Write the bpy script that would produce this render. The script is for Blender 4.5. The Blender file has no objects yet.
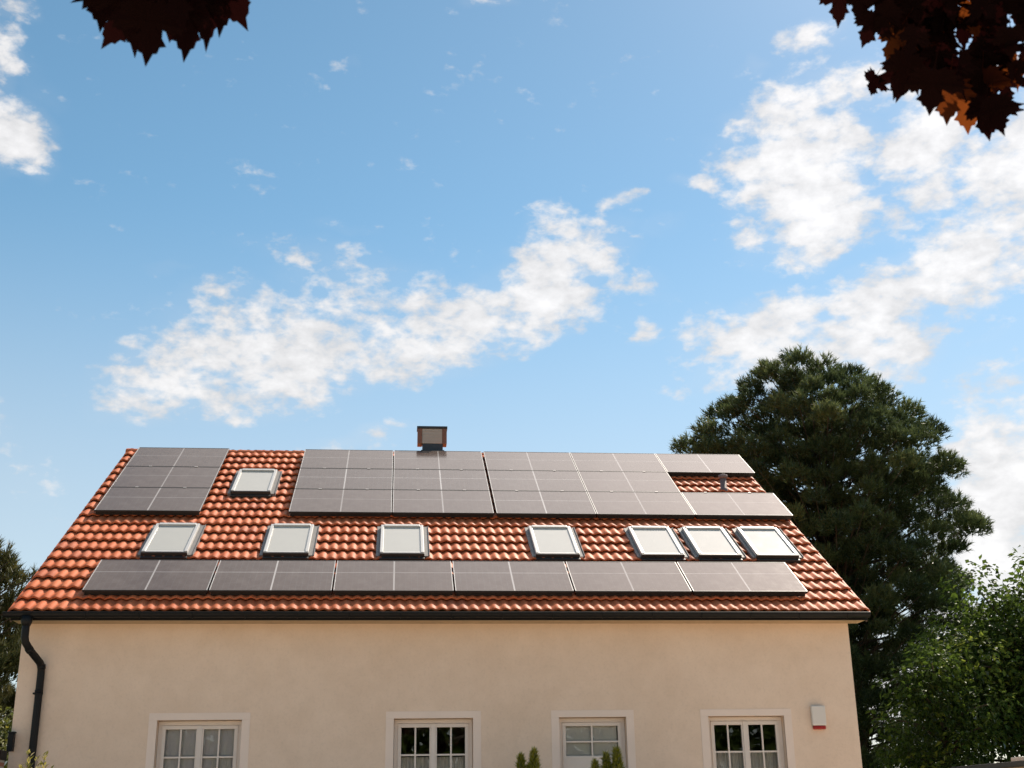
import bpy, math, random
import numpy as np
from mathutils import Vector, Matrix
R = math.radians
rng = np.random.default_rng(11)
random.seed(5)
scene = bpy.context.scene
COL = scene.collection

# ------------------------------------------------------------------ camera
EZ = 4.454                                   # height of the eave tile edge
CAM = Vector((5.4712, -18.2487, 1.60))
cr = Vector((0.99563204, -0.09230433, -0.01402653))
cu = Vector((-0.01721392, -0.32914481, 0.94412254))
cf = Vector((0.09176335, 0.93975721, 0.32929603))
camd = bpy.data.cameras.new('camera')
camd.sensor_fit = 'HORIZONTAL'; camd.sensor_width = 36.0
camd.lens = 1234.09 * 36.0 / 1024.0
camd.dof.use_dof = True; camd.dof.focus_distance = 20.0; camd.dof.aperture_fstop = 9.0
camd.clip_start = 0.05; camd.clip_end = 6000
cam = bpy.data.objects.new('camera', camd); COL.objects.link(cam)
m = Matrix.Identity(4)
for i in range(3):
    m[i][0] = cr[i]; m[i][1] = cu[i]; m[i][2] = -cf[i]; m[i][3] = CAM[i]
cam.matrix_world = m
scene.camera = cam

# ------------------------------------------------------------------ object helpers
BASE = {}
def tag(o, label=None, cat=None, group=None, kind=None):
    if label: o['label'] = label
    if cat: o['category'] = cat
    if group: o['group'] = group
    if kind: o['kind'] = kind
    return o
def empty(name, loc, label=None, cat=None, group=None):
    o = bpy.data.objects.new(name, None); COL.objects.link(o)
    o.location = loc; o.empty_display_size = .2
    BASE[o] = Vector(loc)
    return tag(o, label, cat, group)

class MB:
    """collects faces, then becomes one mesh object"""
    def __init__(s): s.v = []; s.f = []; s.mi = []; s.M = Matrix.Identity(4); s.smooth = []
    def add(s, vs, fs, mi=0, smooth=False):
        b = len(s.v)
        s.v += [tuple(s.M @ Vector(p)) for p in vs]
        s.f += [tuple(b + i for i in f) for f in fs]
        s.mi += [mi] * len(fs); s.smooth += [smooth] * len(fs)
    def box(s, x0, x1, y0, y1, z0, z1, mi=0, bev=0.0):
        if bev <= 0:
            vs = [(x, y, z) for z in (z0, z1) for y in (y0, y1) for x in (x0, x1)]
            s.add(vs, [(0, 2, 3, 1), (4, 5, 7, 6), (0, 1, 5, 4), (2, 6, 7, 3), (0, 4, 6, 2), (1, 3, 7, 5)], mi)
            return
        import bmesh
        bm = bmesh.new()
        bmesh.ops.create_cube(bm, size=1)
        for v in bm.verts:
            v.co = Vector(((x0 + x1) / 2 + v.co.x * (x1 - x0), (y0 + y1) / 2 + v.co.y * (y1 - y0), (z0 + z1) / 2 + v.co.z * (z1 - z0)))
        bmesh.ops.bevel(bm, geom=bm.edges[:], offset=bev, segments=2, profile=.6, affect='EDGES')
        bm.verts.index_update()
        s.add([v.co for v in bm.verts], [[v.index for v in f.verts] for f in bm.faces], mi)
        bm.free()
    def tube(s, pts, r, n=10, mi=0, cap=True):
        pts = [Vector(p) for p in pts]
        rs = r if isinstance(r, (list, tuple)) else [r] * len(pts)
        vs = []; fs = []
        prev = None
        for i, p in enumerate(pts):
            d = (pts[min(i + 1, len(pts) - 1)] - pts[max(i - 1, 0)]).normalized()
            if prev is None:
                a = d.cross(Vector((0, 0, 1)))
                if a.length < .1: a = d.cross(Vector((1, 0, 0)))
                a.normalize()
            else:
                a = (prev - d * prev.dot(d)).normalized()
            prev = a
            b = d.cross(a)
            for k in range(n):
                t = 2 * math.pi * k / n
                vs.append(p + (a * math.cos(t) + b * math.sin(t)) * rs[i])
        for i in range(len(pts) - 1):
            for k in range(n):
                k2 = (k + 1) % n
                fs.append((i * n + k, i * n + k2, (i + 1) * n + k2, (i + 1) * n + k))
        if cap:
            fs.append(tuple(range(n))[::-1]); fs.append(tuple((len(pts) - 1) * n + k for k in range(n)))
        s.add(vs, fs, mi, True)
    def build(s, name, mats, parent=None, root=None):
        base = BASE.get(parent, Vector((0, 0, 0))) if parent else Vector((0, 0, 0))
        me = bpy.data.meshes.new(name)
        me.from_pydata([tuple(Vector(p) - base) for p in s.v], [], s.f)
        mats = mats if isinstance(mats, (list, tuple)) else [mats]
        for q in mats: me.materials.append(q)
        me.polygons.foreach_set('material_index', s.mi)
        me.polygons.foreach_set('use_smooth', s.smooth)
        me.update()
        o = bpy.data.objects.new(name, me); COL.objects.link(o)
        if parent:
            o.parent = parent; BASE[o] = base
        return o

def np_mesh(name, V, F, mat, parent=None, smooth=False, attr=None):
    """V (n,3); F (m,3) or (m,4); attr: one float per vertex, stored as 'rnd'"""
    base = np.array(BASE.get(parent, Vector((0, 0, 0)))) if parent else np.zeros(3)
    V = np.asarray(V, float) - base
    F = np.asarray(F, np.int32)
    k = F.shape[1]
    me = bpy.data.meshes.new(name)
    me.vertices.add(len(V)); me.vertices.foreach_set('co', V.astype(np.float32).ravel())
    me.loops.add(F.size); me.loops.foreach_set('vertex_index', F.ravel())
    me.polygons.add(len(F))
    me.polygons.foreach_set('loop_start', np.arange(0, F.size, k, dtype=np.int32))
    me.polygons.foreach_set('use_smooth', np.full(len(F), smooth))
    if attr is not None:
        a = me.attributes.new('rnd', 'FLOAT', 'POINT'); a.data.foreach_set('value', np.asarray(attr, np.float32))
    me.update(calc_edges=True); me.validate()
    me.materials.append(mat)
    o = bpy.data.objects.new(name, me); COL.objects.link(o)
    if parent: o.parent = parent; BASE[o] = BASE.get(parent, Vector((0, 0, 0)))
    return o

# ------------------------------------------------------------------ materials
class NT:
    def __init__(s, tree): s.t = tree; s.n = tree.nodes; s.l = tree.links
    def new(s, typ, **kw):
        n = s.n.new(typ)
        for k, v in kw.items(): setattr(n, k, v)
        return n
    def put(s, sock, v):
        if hasattr(v, 'is_output') or isinstance(v, bpy.types.NodeSocket): s.l.new(v, sock)
        else: sock.default_value = v
    def math(s, op, a, b=0.0, c=None, clamp=False):
        n = s.new('ShaderNodeMath', operation=op); n.use_clamp = clamp
        s.put(n.inputs[0], a); s.put(n.inputs[1], b)
        if c is not None: s.put(n.inputs[2], c)
        return n.outputs[0]
    def vmath(s, op, a, b=None, out=0):
        n = s.new('ShaderNodeVectorMath', operation=op)
        s.put(n.inputs[0], a)
        if b is not None: s.put(n.inputs[1], b)
        return n.outputs[out]
    def noise(s, vec, scale, detail=4, rough=.55, out='Fac', dist=0.0):
        n = s.new('ShaderNodeTexNoise')
        s.put(n.inputs['Vector'], vec); n.inputs['Scale'].default_value = scale
        n.inputs['Detail'].default_value = detail; n.inputs['Roughness'].default_value = rough
        n.inputs['Distortion'].default_value = dist
        return n.outputs[out]
    def ramp(s, v, a, b, smooth=True):
        n = s.new('ShaderNodeMapRange'); n.interpolation_type = 'SMOOTHSTEP' if smooth else 'LINEAR'
        s.put(n.inputs['Value'], v); s.put(n.inputs['From Min'], a); s.put(n.inputs['From Max'], b)
        return n.outputs[0]
    def mix(s, f, a, b, typ='RGBA', blend='MIX'):
        n = s.new('ShaderNodeMix', data_type=typ)
        if typ == 'RGBA': n.blend_type = blend; ia, ib, o = 6, 7, 2
        else: ia, ib, o = 2, 3, 0
        s.put(n.inputs[0], f); s.put(n.inputs[ia], a); s.put(n.inputs[ib], b)
        return n.outputs[o]

def rgb(c): return (c[0], c[1], c[2], 1.0)
def material(name):
    mt = bpy.data.materials.new(name); mt.use_nodes = True
    nt = NT(mt.node_tree)
    p = nt.n['Principled BSDF']
    return mt, nt, p
def plain(name, c, rough=.6, metal=0.0, var=.12, scale=6.0, bump=0.0, bscale=40, spec=.5, coat=0.0):
    mt, nt, p = material(name)
    tc = nt.new('ShaderNodeTexCoord').outputs['Object']
    f = nt.noise(tc, scale, 5, .6)
    dark = tuple(x * (1 - var * 1.6) for x in c); light = tuple(min(1, x * (1 + var)) for x in c)
    nt.put(p.inputs['Base Color'], nt.mix(f, rgb(dark), rgb(light)))
    r2 = nt.noise(tc, scale * 2.3, 3)
    nt.put(p.inputs['Roughness'], nt.math('MULTIPLY_ADD', r2, .2, rough - .1))
    p.inputs['Metallic'].default_value = metal
    p.inputs['Specular IOR Level'].default_value = spec
    p.inputs['Coat Weight'].default_value = coat
    if bump:
        b = nt.new('ShaderNodeBump'); b.inputs['Strength'].default_value = bump; b.inputs['Distance'].default_value = .01
        nt.put(b.inputs['Height'], nt.noise(tc, bscale, 5, .65)); nt.put(p.inputs['Normal'], b.outputs[0])
    return mt

def make_stucco():
    mt, nt, p = material('cream_render')
    tc = nt.new('ShaderNodeTexCoord').outputs['Object']
    big = nt.noise(tc, .7, 5, .6); mid = nt.noise(tc, 3.2, 6, .65)
    st = nt.new('ShaderNodeMapping'); nt.put(st.inputs[0], tc); st.inputs['Scale'].default_value = (5, 5, .5)
    streak = nt.noise(st.outputs[0], 1.0, 4, .6)
    f = nt.math('MULTIPLY_ADD', mid, .45, nt.math('MULTIPLY', big, .55))
    c = nt.mix(nt.ramp(f, .3, .72), rgb(WALL_A), rgb(WALL_B))
    c = nt.mix(nt.math('MULTIPLY', nt.ramp(streak, .55, .85), .22), c, rgb(WALL_C))
    fine = nt.math('MULTIPLY_ADD', nt.noise(tc, 26, 5, .7), .34, .83)
    c = nt.mix(1.0, c, nt.mix(fine, rgb((0, 0, 0)), rgb((1, 1, 1))), blend='MULTIPLY')
    nt.put(p.inputs['Base Color'], c)
    p.inputs['Roughness'].default_value = .92; p.inputs['Specular IOR Level'].default_value = .2
    b = nt.new('ShaderNodeBump'); b.inputs['Strength'].default_value = .35; b.inputs['Distance'].default_value = .006
    h = nt.math('MULTIPLY_ADD', nt.noise(tc, 18, 4, .6), 1.5, nt.noise(tc, 160, 3, .6))
    nt.put(b.inputs['Height'], h); nt.put(p.inputs['Normal'], b.outputs[0])
    return mt
WALL_A = (.75, .575, .44); WALL_B = (.84, .66, .52); WALL_C = (.64, .475, .345)

def make_tile():
    mt, nt, p = material('glazed_clay_tile')
    tc = nt.new('ShaderNodeTexCoord').outputs['Object']
    at = nt.new('ShaderNodeAttribute'); at.attribute_name = 'rnd'
    r = at.outputs['Fac']
    c = nt.mix(r, rgb((.54, .124, .045)), rgb((.63, .172, .068)))
    c = nt.mix(nt.math('MULTIPLY', nt.math('GREATER_THAN', r, .96), .6), c, rgb((.34, .08, .04)))
    n = nt.noise(tc, 9, 6, .65)
    c = nt.mix(nt.math('MULTIPLY', nt.ramp(n, .45, .8), .45), c, rgb((.60, .24, .13)))
    n2 = nt.noise(tc, 2.2, 6, .7)
    c = nt.mix(nt.math('MULTIPLY', nt.ramp(n2, .55, .8), .28), c, rgb((.34, .12, .07)))
    nt.put(p.inputs['Base Color'], c)
    nt.put(p.inputs['Roughness'], nt.math('MULTIPLY_ADD', n, .2, .48))
    p.inputs['Specular IOR Level'].default_value = .13
    b = nt.new('ShaderNodeBump'); b.inputs['Strength'].default_value = .25; b.inputs['Distance'].default_value = .004
    nt.put(b.inputs['Height'], nt.noise(tc, 70, 4, .6)); nt.put(p.inputs['Normal'], b.outputs[0])
    return mt

def make_cells():
    """photovoltaic glass: dark cells with thin pale gaps under a smooth cover glass (local metres)"""
    mt, nt, p = material('solar_cell_glass')
    tc = nt.new('ShaderNodeTexCoord').outputs['Object']
    sx = nt.new('ShaderNodeSeparateXYZ'); nt.put(sx.inputs[0], tc)
    X, Y = sx.outputs[0], sx.outputs[1]
    def gap(v, pitch, half):
        f = nt.math('FRACT', nt.math('DIVIDE', v, pitch))
        d = nt.math('ABSOLUTE', nt.math('SUBTRACT', f, .5))
        return nt.math('GREATER_THAN', d, .5 - half / pitch)
    gx = gap(X, .0895, .0016); gy = gap(Y, .2, .0018)
    by = gap(Y, .0182, .0007)
    mid = nt.math('LESS_THAN', nt.math('ABSOLUTE', X), .012)
    hl = nt.math('LESS_THAN', nt.math('ABSOLUTE', nt.math('SUBTRACT', Y, .705)), .007)
    base = nt.mix(nt.noise(tc, 2.0, 3), rgb((.052, .030, .024)), rgb((.072, .043, .036)))
    c = nt.mix(nt.math('MULTIPLY', by, .5), base, rgb((.12, .11, .11)))
    c = nt.mix(nt.math('MAXIMUM', gx, gy), c, rgb((.11, .10, .10)))
    c = nt.mix(mid, c, rgb((.50, .46, .44)))
    c = nt.mix(hl, c, rgb((.42, .39, .38)))
    oi = nt.new('ShaderNodeObjectInfo').outputs['Random']
    c = nt.mix(nt.math('MULTIPLY', oi, .5), c, rgb((.095, .060, .048)))
    dust = nt.ramp(nt.noise(tc, 5, 6, .7), .35, .8)
    c = nt.mix(nt.math('MULTIPLY_ADD', dust, .10, .05), c, rgb((.5, .45, .4)))
    nt.put(p.inputs['Base Color'], c)
    nt.put(p.inputs['Roughness'], nt.math('MULTIPLY_ADD', dust, .05, CELL_ROUGH))
    p.inputs['IOR'].default_value = 1.5
    p.inputs['Specular IOR Level'].default_value = .34; p.inputs['Specular Tint'].default_value = rgb((1.0, .82, .74))
    return mt
CELL_ROUGH = .12

def make_glass(name='window_glass', tint=(.98, .98, .975), ior=1.5, rough=0.0):
    mt, nt, p = material(name)
    nt.n.remove(p)
    tr = nt.new('ShaderNodeBsdfTransparent'); tr.inputs[0].default_value = rgb(tint)
    gl = nt.new('ShaderNodeBsdfGlossy'); gl.inputs['Roughness'].default_value = rough
    fr = nt.new('ShaderNodeFresnel'); fr.inputs['IOR'].default_value = ior
    tc = nt.new('ShaderNodeTexCoord').outputs['Object']
    b = nt.new('ShaderNodeBump'); b.inputs['Strength'].default_value = .04; b.inputs['Distance'].default_value = .02
    nt.put(b.inputs['Height'], nt.noise(tc, 2.2, 2)); nt.put(gl.inputs['Normal'], b.outputs[0])
    f2 = nt.math('MULTIPLY', fr.outputs[0], 1.3, clamp=True)
    ms = nt.new('ShaderNodeMixShader'); nt.put(ms.inputs[0], f2)
    nt.l.new(tr.outputs[0], ms.inputs[1]); nt.l.new(gl.outputs[0], ms.inputs[2])
    nt.l.new(ms.outputs[0], nt.n['Material Output'].inputs[0])
    return mt

def make_leaf(name, c1, c2, c3, trans=.35, tcol=None, rough=.5, gloss=.06):
    mt, nt, p = material(name)
    nt.n.remove(p)
    at = nt.new('ShaderNodeAttribute'); at.attribute_name = 'rnd'
    r = at.outputs['Fac']
    c = nt.mix(nt.ramp(r, 0, .6, False), rgb(c1), rgb(c2))
    c = nt.mix(nt.ramp(r, .6, 1, False), c, rgb(c3))
    d = nt.new('ShaderNodeBsdfDiffuse'); nt.put(d.inputs[0], c)
    t = nt.new('ShaderNodeBsdfTranslucent')
    if tcol is None: nt.put(t.inputs[0], c)
    else: nt.put(t.inputs[0], nt.mix(nt.ramp(r, .55, 1, False), rgb(tcol[0]), rgb(tcol[1])))
    ms = nt.new('ShaderNodeMixShader'); ms.inputs[0].default_value = trans
    nt.l.new(d.outputs[0], ms.inputs[1]); nt.l.new(t.outputs[0], ms.inputs[2])
    g = nt.new('ShaderNodeBsdfGlossy'); g.inputs['Roughness'].default_value = rough
    fr = nt.new('ShaderNodeFresnel'); fr.inputs['IOR'].default_value = 1.4
    m2 = nt.new('ShaderNodeMixShader'); nt.put(m2.inputs[0], nt.math('MULTIPLY', fr.outputs[0], gloss * 10))
    nt.l.new(ms.outputs[0], m2.inputs[1]); nt.l.new(g.outputs[0], m2.inputs[2])
    nt.l.new(m2.outputs[0], nt.n['Material Output'].inputs[0])
    return mt

def make_brick():
    mt, nt, p = material('red_brick')
    tc = nt.new('ShaderNodeTexCoord').outputs['Object']
    mp = nt.new('ShaderNodeMapping'); nt.put(mp.inputs[0], tc); mp.inputs['Rotation'].default_value = (R(90), 0, 0)
    b = nt.new('ShaderNodeTexBrick'); nt.put(b.inputs[0], mp.outputs[0])
    b.inputs['Color1'].default_value = rgb((.30, .12, .07)); b.inputs['Color2'].default_value = rgb((.38, .17, .1))
    b.inputs['Mortar'].default_value = rgb((.4, .36, .3)); b.inputs['Scale'].default_value = 4.0
    nt.put(p.inputs['Base Color'], b.outputs[0]); p.inputs['Roughness'].default_value = .9
    return mt

M = dict(
    stucco=make_stucco(), tile=make_tile(), cells=make_cells(), glass=make_glass(), brick=make_brick(),
    casing=plain('smooth_white_render', (.84, .69, .59), .85, var=.05, scale=3, bump=.1),
    white=plain('white_painted_frame', (.74, .65, .58), .4, var=.04, scale=3),
    anth=plain('anthracite_metal', (.006, .006, .0065), .5, spec=.25, var=.2, scale=8),
    lead=plain('lead_grey_metal', (.21, .195, .185), .65, metal=0.0, var=.2, scale=9),
    alu=plain('brushed_aluminium', (.50, .47, .45), .5, metal=.3, var=.06, scale=20),
    pale_alu=plain('pale_grey_frame_metal', (.60, .57, .54), .4, metal=.2, var=.08, scale=12),
    black=plain('black_frame_metal', (.012, .011, .011), .5, var=.2, scale=12),
    dkbrown=plain('dark_brown_cover_metal', (.035, .028, .025), .5, var=.25, scale=10),
    rust=plain('rust_brown_sheet_metal', (.26, .10, .055), .5, var=.25, scale=7),
    beige=plain('beige_sheet_panel', (.52, .41, .34), .6, var=.1, scale=14),
    ventm=plain('mauve_grey_plastic_pipe', (.22, .15, .14), .6, var=.15, scale=14),
    wood=plain('dark_stained_board', (.10, .065, .045), .7, var=.2, scale=5),
    soffit=plain('tan_soffit_board', (.46, .33, .2), .7, var=.1, scale=5),
    inner=plain('dim_room_plaster', (.36, .33, .3), .9, var=.06),
    curtain=plain('pale_net_curtain', (.62, .61, .58), .9, var=.06, scale=20),
    blind=plain('pale_grey_blind', (.80, .78, .72), .7, var=.04, scale=5),
    plast=plain('white_plastic_box', (.72, .66, .6), .4, var=.03),
    redlens=plain('red_siren_lens', (.34, .012, .008), .25, var=.1),
    bark=plain('brown_bark', (.11, .075, .05), .95, var=.35, scale=5, bump=.8, bscale=14),
    pbark=plain('grey_maple_bark', (.13, .105, .085), .95, var=.35, scale=5, bump=.8, bscale=14),
    garage=plain('beige_garage_render', (.55, .42, .32), .9, var=.06, scale=2, bump=.2),
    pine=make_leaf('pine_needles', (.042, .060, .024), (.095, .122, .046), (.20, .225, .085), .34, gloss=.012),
    pine2=make_leaf('spruce_needles', (.05, .055, .02), (.10, .10, .035), (.18, .16, .06), .25, gloss=.012),
    broad=make_leaf('broad_green_leaves', (.045, .074, .012), (.09, .14, .02), (.24, .28, .04), .5, gloss=.02),
    bush=make_leaf('yellow_green_leaves', (.10, .11, .014), (.24, .23, .025), (.40, .33, .05), .45, gloss=.06),
    thuja=make_leaf('thuja_scales', (.09, .115, .014), (.21, .225, .02), (.40, .37, .05), .35, gloss=.04),
    shoot=make_leaf('pale_shoot_leaves', (.13, .14, .025), (.26, .24, .04), (.38, .32, .08), .45, gloss=.04),
    maple=make_leaf('purple_maple_leaves', (.010, .005, .005), (.016, .007, .006), (.035, .010, .006), .34, tcol=((.012, .002, .002), (.30, .07, .012)), rough=.5, gloss=.0),
)
def make_ground(name, a, b, s):
    mt, nt, p = material(name)
    tc = nt.new('ShaderNodeTexCoord').outputs['Object']
    f = nt.math('MULTIPLY_ADD', nt.noise(tc, s, 6, .7), .6, nt.math('MULTIPLY', nt.noise(tc, s * .08, 4), .4))
    nt.put(p.inputs['Base Color'], nt.mix(nt.ramp(f, .3, .7), rgb(a), rgb(b))); p.inputs['Roughness'].default_value = .95
    bm = nt.new('ShaderNodeBump'); bm.inputs['Strength'].default_value = .6; bm.inputs['Distance'].default_value = .02
    nt.put(bm.inputs['Height'], nt.noise(tc, s * 6, 4, .7)); nt.put(p.inputs['Normal'], bm.outputs[0])
    return mt
M['lawn'] = make_ground('lawn_grass', (.045, .075, .018), (.10, .12, .035), 3.0)
M['gravel'] = make_ground('pale_gravel', (.52, .41, .30), (.66, .53, .41), 14.0)
M['pane_reflection_grey'] = plain('grey_pane_reflection', (.62, .61, .63), .9, var=.05, scale=20)
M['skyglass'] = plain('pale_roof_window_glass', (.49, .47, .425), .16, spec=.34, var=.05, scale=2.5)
M['slate'] = plain('dark_slate_cladding', (.045, .05, .06), .6, var=.2, scale=10)
# ------------------------------------------------------------------ setting
g = MB(); g.add([(-2500, -2500, 0), (2500, -2500, 0), (2500, 2500, 0), (-2500, 2500, 0)], [(0, 1, 2, 3)])
tag(g.build('ground', M['lawn']), kind='structure')
g = MB(); g.add([(-12, -26, .004), (26, -26, .004), (26, .4, .004), (-12, .4, .004)], [(0, 1, 2, 3)])
tag(g.build('bounce_gravel_yard', M['gravel']), kind='structure')  # unseen yard, widened and paled to bounce warm light onto the wall

# ------------------------------------------------------------------ the house
AL = R(33.013); SL = 7.911; LEN = 12.65
ca, sa = math.cos(AL), math.sin(AL)
RIDGE_Y = SL * ca; RIDGE_Z = EZ + SL * sa
DEPTH = 2 * RIDGE_Y
WL, WR, WY0, WY1 = .116, 12.445, .40, DEPTH - .40
house = empty('house', (6.3, 6.6, 0), 'cream rendered house with an orange tiled gable roof carrying solar panels', 'house')

def roofpt(u, v, h=0.0, side=1):
    y = v * ca - h * sa; z = EZ + v * sa + h * ca
    return (u, y if side > 0 else DEPTH - y, z)

# walls: front with four openings, gables, back
HEAD = 2.942
WINS = [(2.121, 3.314, 1.55), (5.493, 6.645, 1.55), (7.915, 8.915, .35), (10.154, 11.311, 1.55)]
wb = MB()
ZT = EZ + WY0 * math.tan(AL) - .10            # top of the front wall under the rafters
xs = [WL] + [v for w in WINS for v in w[:2]] + [WR]
T = .30
for i in range(0, len(xs), 2):
    x0, x1 = xs[i], xs[i + 1]
    wb.add([(x0, WY0, 0), (x1, WY0, 0), (x1, WY0, ZT), (x0, WY0, ZT)], [(0, 1, 2, 3)])
for (x0, x1, s) in WINS:
    wb.add([(x0, WY0, HEAD), (x1, WY0, HEAD), (x1, WY0, ZT), (x0, WY0, ZT)], [(0, 1, 2, 3)])
    wb.add([(x0, WY0, 0), (x1, WY0, 0), (x1, WY0, s), (x0, WY0, s)], [(0, 1, 2, 3)])
    y2 = WY0 + T
    wb.add([(x0, WY0, HEAD), (x1, WY0, HEAD), (x1, y2, HEAD), (x0, y2, HEAD)], [(3, 2, 1, 0)])
    wb.add([(x0, WY0, s), (x1, WY0, s), (x1, y2, s), (x0, y2, s)], [(0, 1, 2, 3)])
    wb.add([(x0, WY0, s), (x0, y2, s), (x0, y2, HEAD), (x0, WY0, HEAD)], [(0, 1, 2, 3)])
    wb.add([(x1, WY0, s), (x1, y2, s), (x1, y2, HEAD), (x1, WY0, HEAD)], [(3, 2, 1, 0)])
for x, fl in ((WL, 0), (WR, 1)):
    q = [(x, WY0, 0), (x, WY1, 0), (x, WY1, ZT), (x, DEPTH / 2, RIDGE_Z - .14), (x, WY0, ZT)]
    wb.add(q, [(0, 4, 3, 2, 1) if fl == 0 else (0, 1, 2, 3, 4)])
wb.add([(WL, WY1, 0), (WR, WY1, 0), (WR, WY1, ZT), (WL, WY1, ZT)], [(3, 2, 1, 0)])
wb.build('wall', M['stucco'], house)
# rooms behind the windows
ib = MB()
yb = 4.6; y1 = WY0 + T + .002
ib.add([(WL + .3, yb, .02), (WR - .3, yb, .02), (WR - .3, yb, 3.2), (WL + .3, yb, 3.2)], [(0, 1, 2, 3)])
ib.add([(WL + .3, y1, .02), (WR - .3, y1, .02), (WR - .3, yb, .02), (WL + .3, yb, .02)], [(0, 1, 2, 3)])
ib.add([(WL + .3, y1, 3.2), (WR - .3, y1, 3.2), (WR - .3, yb, 3.2), (WL + .3, yb, 3.2)], [(0, 1, 2, 3)])
for x in (WL + .3, 4.4, 7.3, 9.5, WR - .3):
    ib.add([(x, y1, .02), (x, yb, .02), (x, yb, 3.2), (x, y1, 3.2)], [(0, 1, 2, 3)])
ib.build('interior', M['inner'], house)

# tiled roof: two slopes of overlapping wavy tiles
PITCH = LEN / 81.0
GAUGE = SL / 20.0
def tile_slope(side):
    NP = 10
    nu = 81 * NP + 1
    V = []; F = []; A = []
    u = np.arange(nu) * (PITCH / NP)
    ph = (np.arange(nu) % (NP)) / NP
    # tall rounded roll beside a wider pan
    prof = .5 - .5 * np.cos(2 * np.pi * ph)
    prof = .027 * prof ** .85
    tid = np.minimum(np.arange(nu) // (2 * NP), 40)
    base = 0
    for r in range(20):
        rr = rng.random(42)
        lift = (rng.random(42) - .5) * .008
        slip = (rng.random(42) - .5) * .016
        skew = (rng.random(42) - .5) * .006
        v0 = r * GAUGE; v1 = v0 + GAUGE + .06
        fr = (ph * 0 + ((np.arange(nu) % (2 * NP)) / (2 * NP)) - .5)
        lf = lift[tid] + skew[tid] * fr * 2
        rows = []
        # front lip (underside), lip top, rounded nose, body, tail
        stations = [(0.004, -.030), (0.0, -.006), (.010, 0.0), (.5, None), (1.0, None)]
        for k, (t, dh) in enumerate(stations):
            vv = v0 + (t if k < 3 else t * (v1 - v0)) + slip[tid] * (1 if k < 4 else .3)
            fade = 1.0 if k < 3 else 1 - (vv - v0) / (v1 - v0)
            tilt = .052 * (1 - (vv - v0) / GAUGE)
            hh = prof + tilt + lf * fade + (dh or 0.0)
            y = vv * ca - hh * sa; z = EZ - .040 + vv * sa + hh * ca
            if side < 0: y = DEPTH - y
            V.append(np.stack([u, y, z], 1)); A.append(rr[tid])
            rows.append(base); base += nu
        for a, b in zip(rows[:-1], rows[1:]):
            i = np.arange(nu - 1)
            q = np.stack([a + i, a + i + 1, b + i + 1, b + i], 1)
            if side < 0: q = q[:, ::-1]
            F.append(q)
    return np.concatenate(V), np.concatenate(F), np.concatenate(A)
Va, Fa, Aa = tile_slope(1)
roof = np_mesh('roof', Va, Fa, M['tile'], house, smooth=True, attr=Aa)
Vb, Fb, Ab = tile_slope(-1)
roof_back = np_mesh('roof', Vb, Fb, M['tile'], house, smooth=True, attr=Ab)
# ridge caps: half-round overlapping pieces
V = []; F = []; A = []; b = 0
ncap = 34; n = 11
for k in range(ncap):
    x0 = -.03 + k * (LEN + .06) / ncap; x1 = x0 + (LEN + .06) / ncap + .04
    q = rng.random()
    for (x, rr) in ((x0, .118), (x0 + .03, .125), (x1, .108)):
        t = np.linspace(-.25, math.pi + .25, n)
        V.append(np.stack([np.full(n, x), RIDGE_Y + rr * np.cos(t), RIDGE_Z - .095 + rr * np.sin(t) * .85], 1)); A.append(np.full(n, q))
    for s in range(2):
        i = np.arange(n - 1)
        F.append(np.stack([b + s * n + i, b + (s + 1) * n + i, b + (s + 1) * n + i + 1, b + s * n + i + 1], 1))
    b += 3 * n
np_mesh('ridge_cap', np.concatenate(V), np.concatenate(F), M['tile'], roof, smooth=True, attr=np.concatenate(A))
# under-roof deck, soffits, verge boards
db = MB()
for sd in (1, -1):
    q = [roofpt(.03, .02, -.055, sd), roofpt(LEN - .03, .02, -.055, sd), roofpt(LEN - .03, SL - .03, -.055, sd), roofpt(.03, SL - .03, -.055, sd)]
    db.add(q, [(0, 1, 2, 3) if sd > 0 else (3, 2, 1, 0)])
    q2 = [roofpt(.03, .02, -.13, sd), roofpt(LEN - .03, .02, -.13, sd), roofpt(LEN - .03, SL - .1, -.13, sd), roofpt(.03, SL - .1, -.13, sd)]
    db.add(q2, [(3, 2, 1, 0) if sd > 0 else (0, 1, 2, 3)])
db.build('roof_deck', M['soffit'], house)
for xx in (.006, LEN - .03):
    for sd in (1, -1):
        vb = MB()
        q = []
        for dx in (0, .024):
            q += [roofpt(xx + dx, 0.0, -.19, sd), roofpt(xx + dx, SL - .02, -.19, sd), roofpt(xx + dx, SL - .02, -.045, sd), roofpt(xx + dx, 0.0, -.045, sd)]
        vb.add(q, [(0, 1, 2, 3), (7, 6, 5, 4), (0, 4, 5, 1), (1, 5, 6, 2), (2, 6, 7, 3), (3, 7, 4, 0)])
        vb.build('verge_board', M['wood'], house)
# verge edging strip (thin pale metal along both front verges)
for xx, s in ((-.014, 1), (LEN - .008, 1)):
    vb = MB(); q = []
    for dx in (0, .025):
        q += [roofpt(xx + dx, -.02, -.07), roofpt(xx + dx, SL, -.07), roofpt(xx + dx, SL, -.012), roofpt(xx + dx, -.02, -.012)]
    vb.add(q, [(0, 1, 2, 3), (7, 6, 5, 4), (0, 4, 5, 1), (1, 5, 6, 2), (2, 6, 7, 3), (3, 7, 4, 0)])
    vb.build('verge_trim', M['tile'], house)
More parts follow.
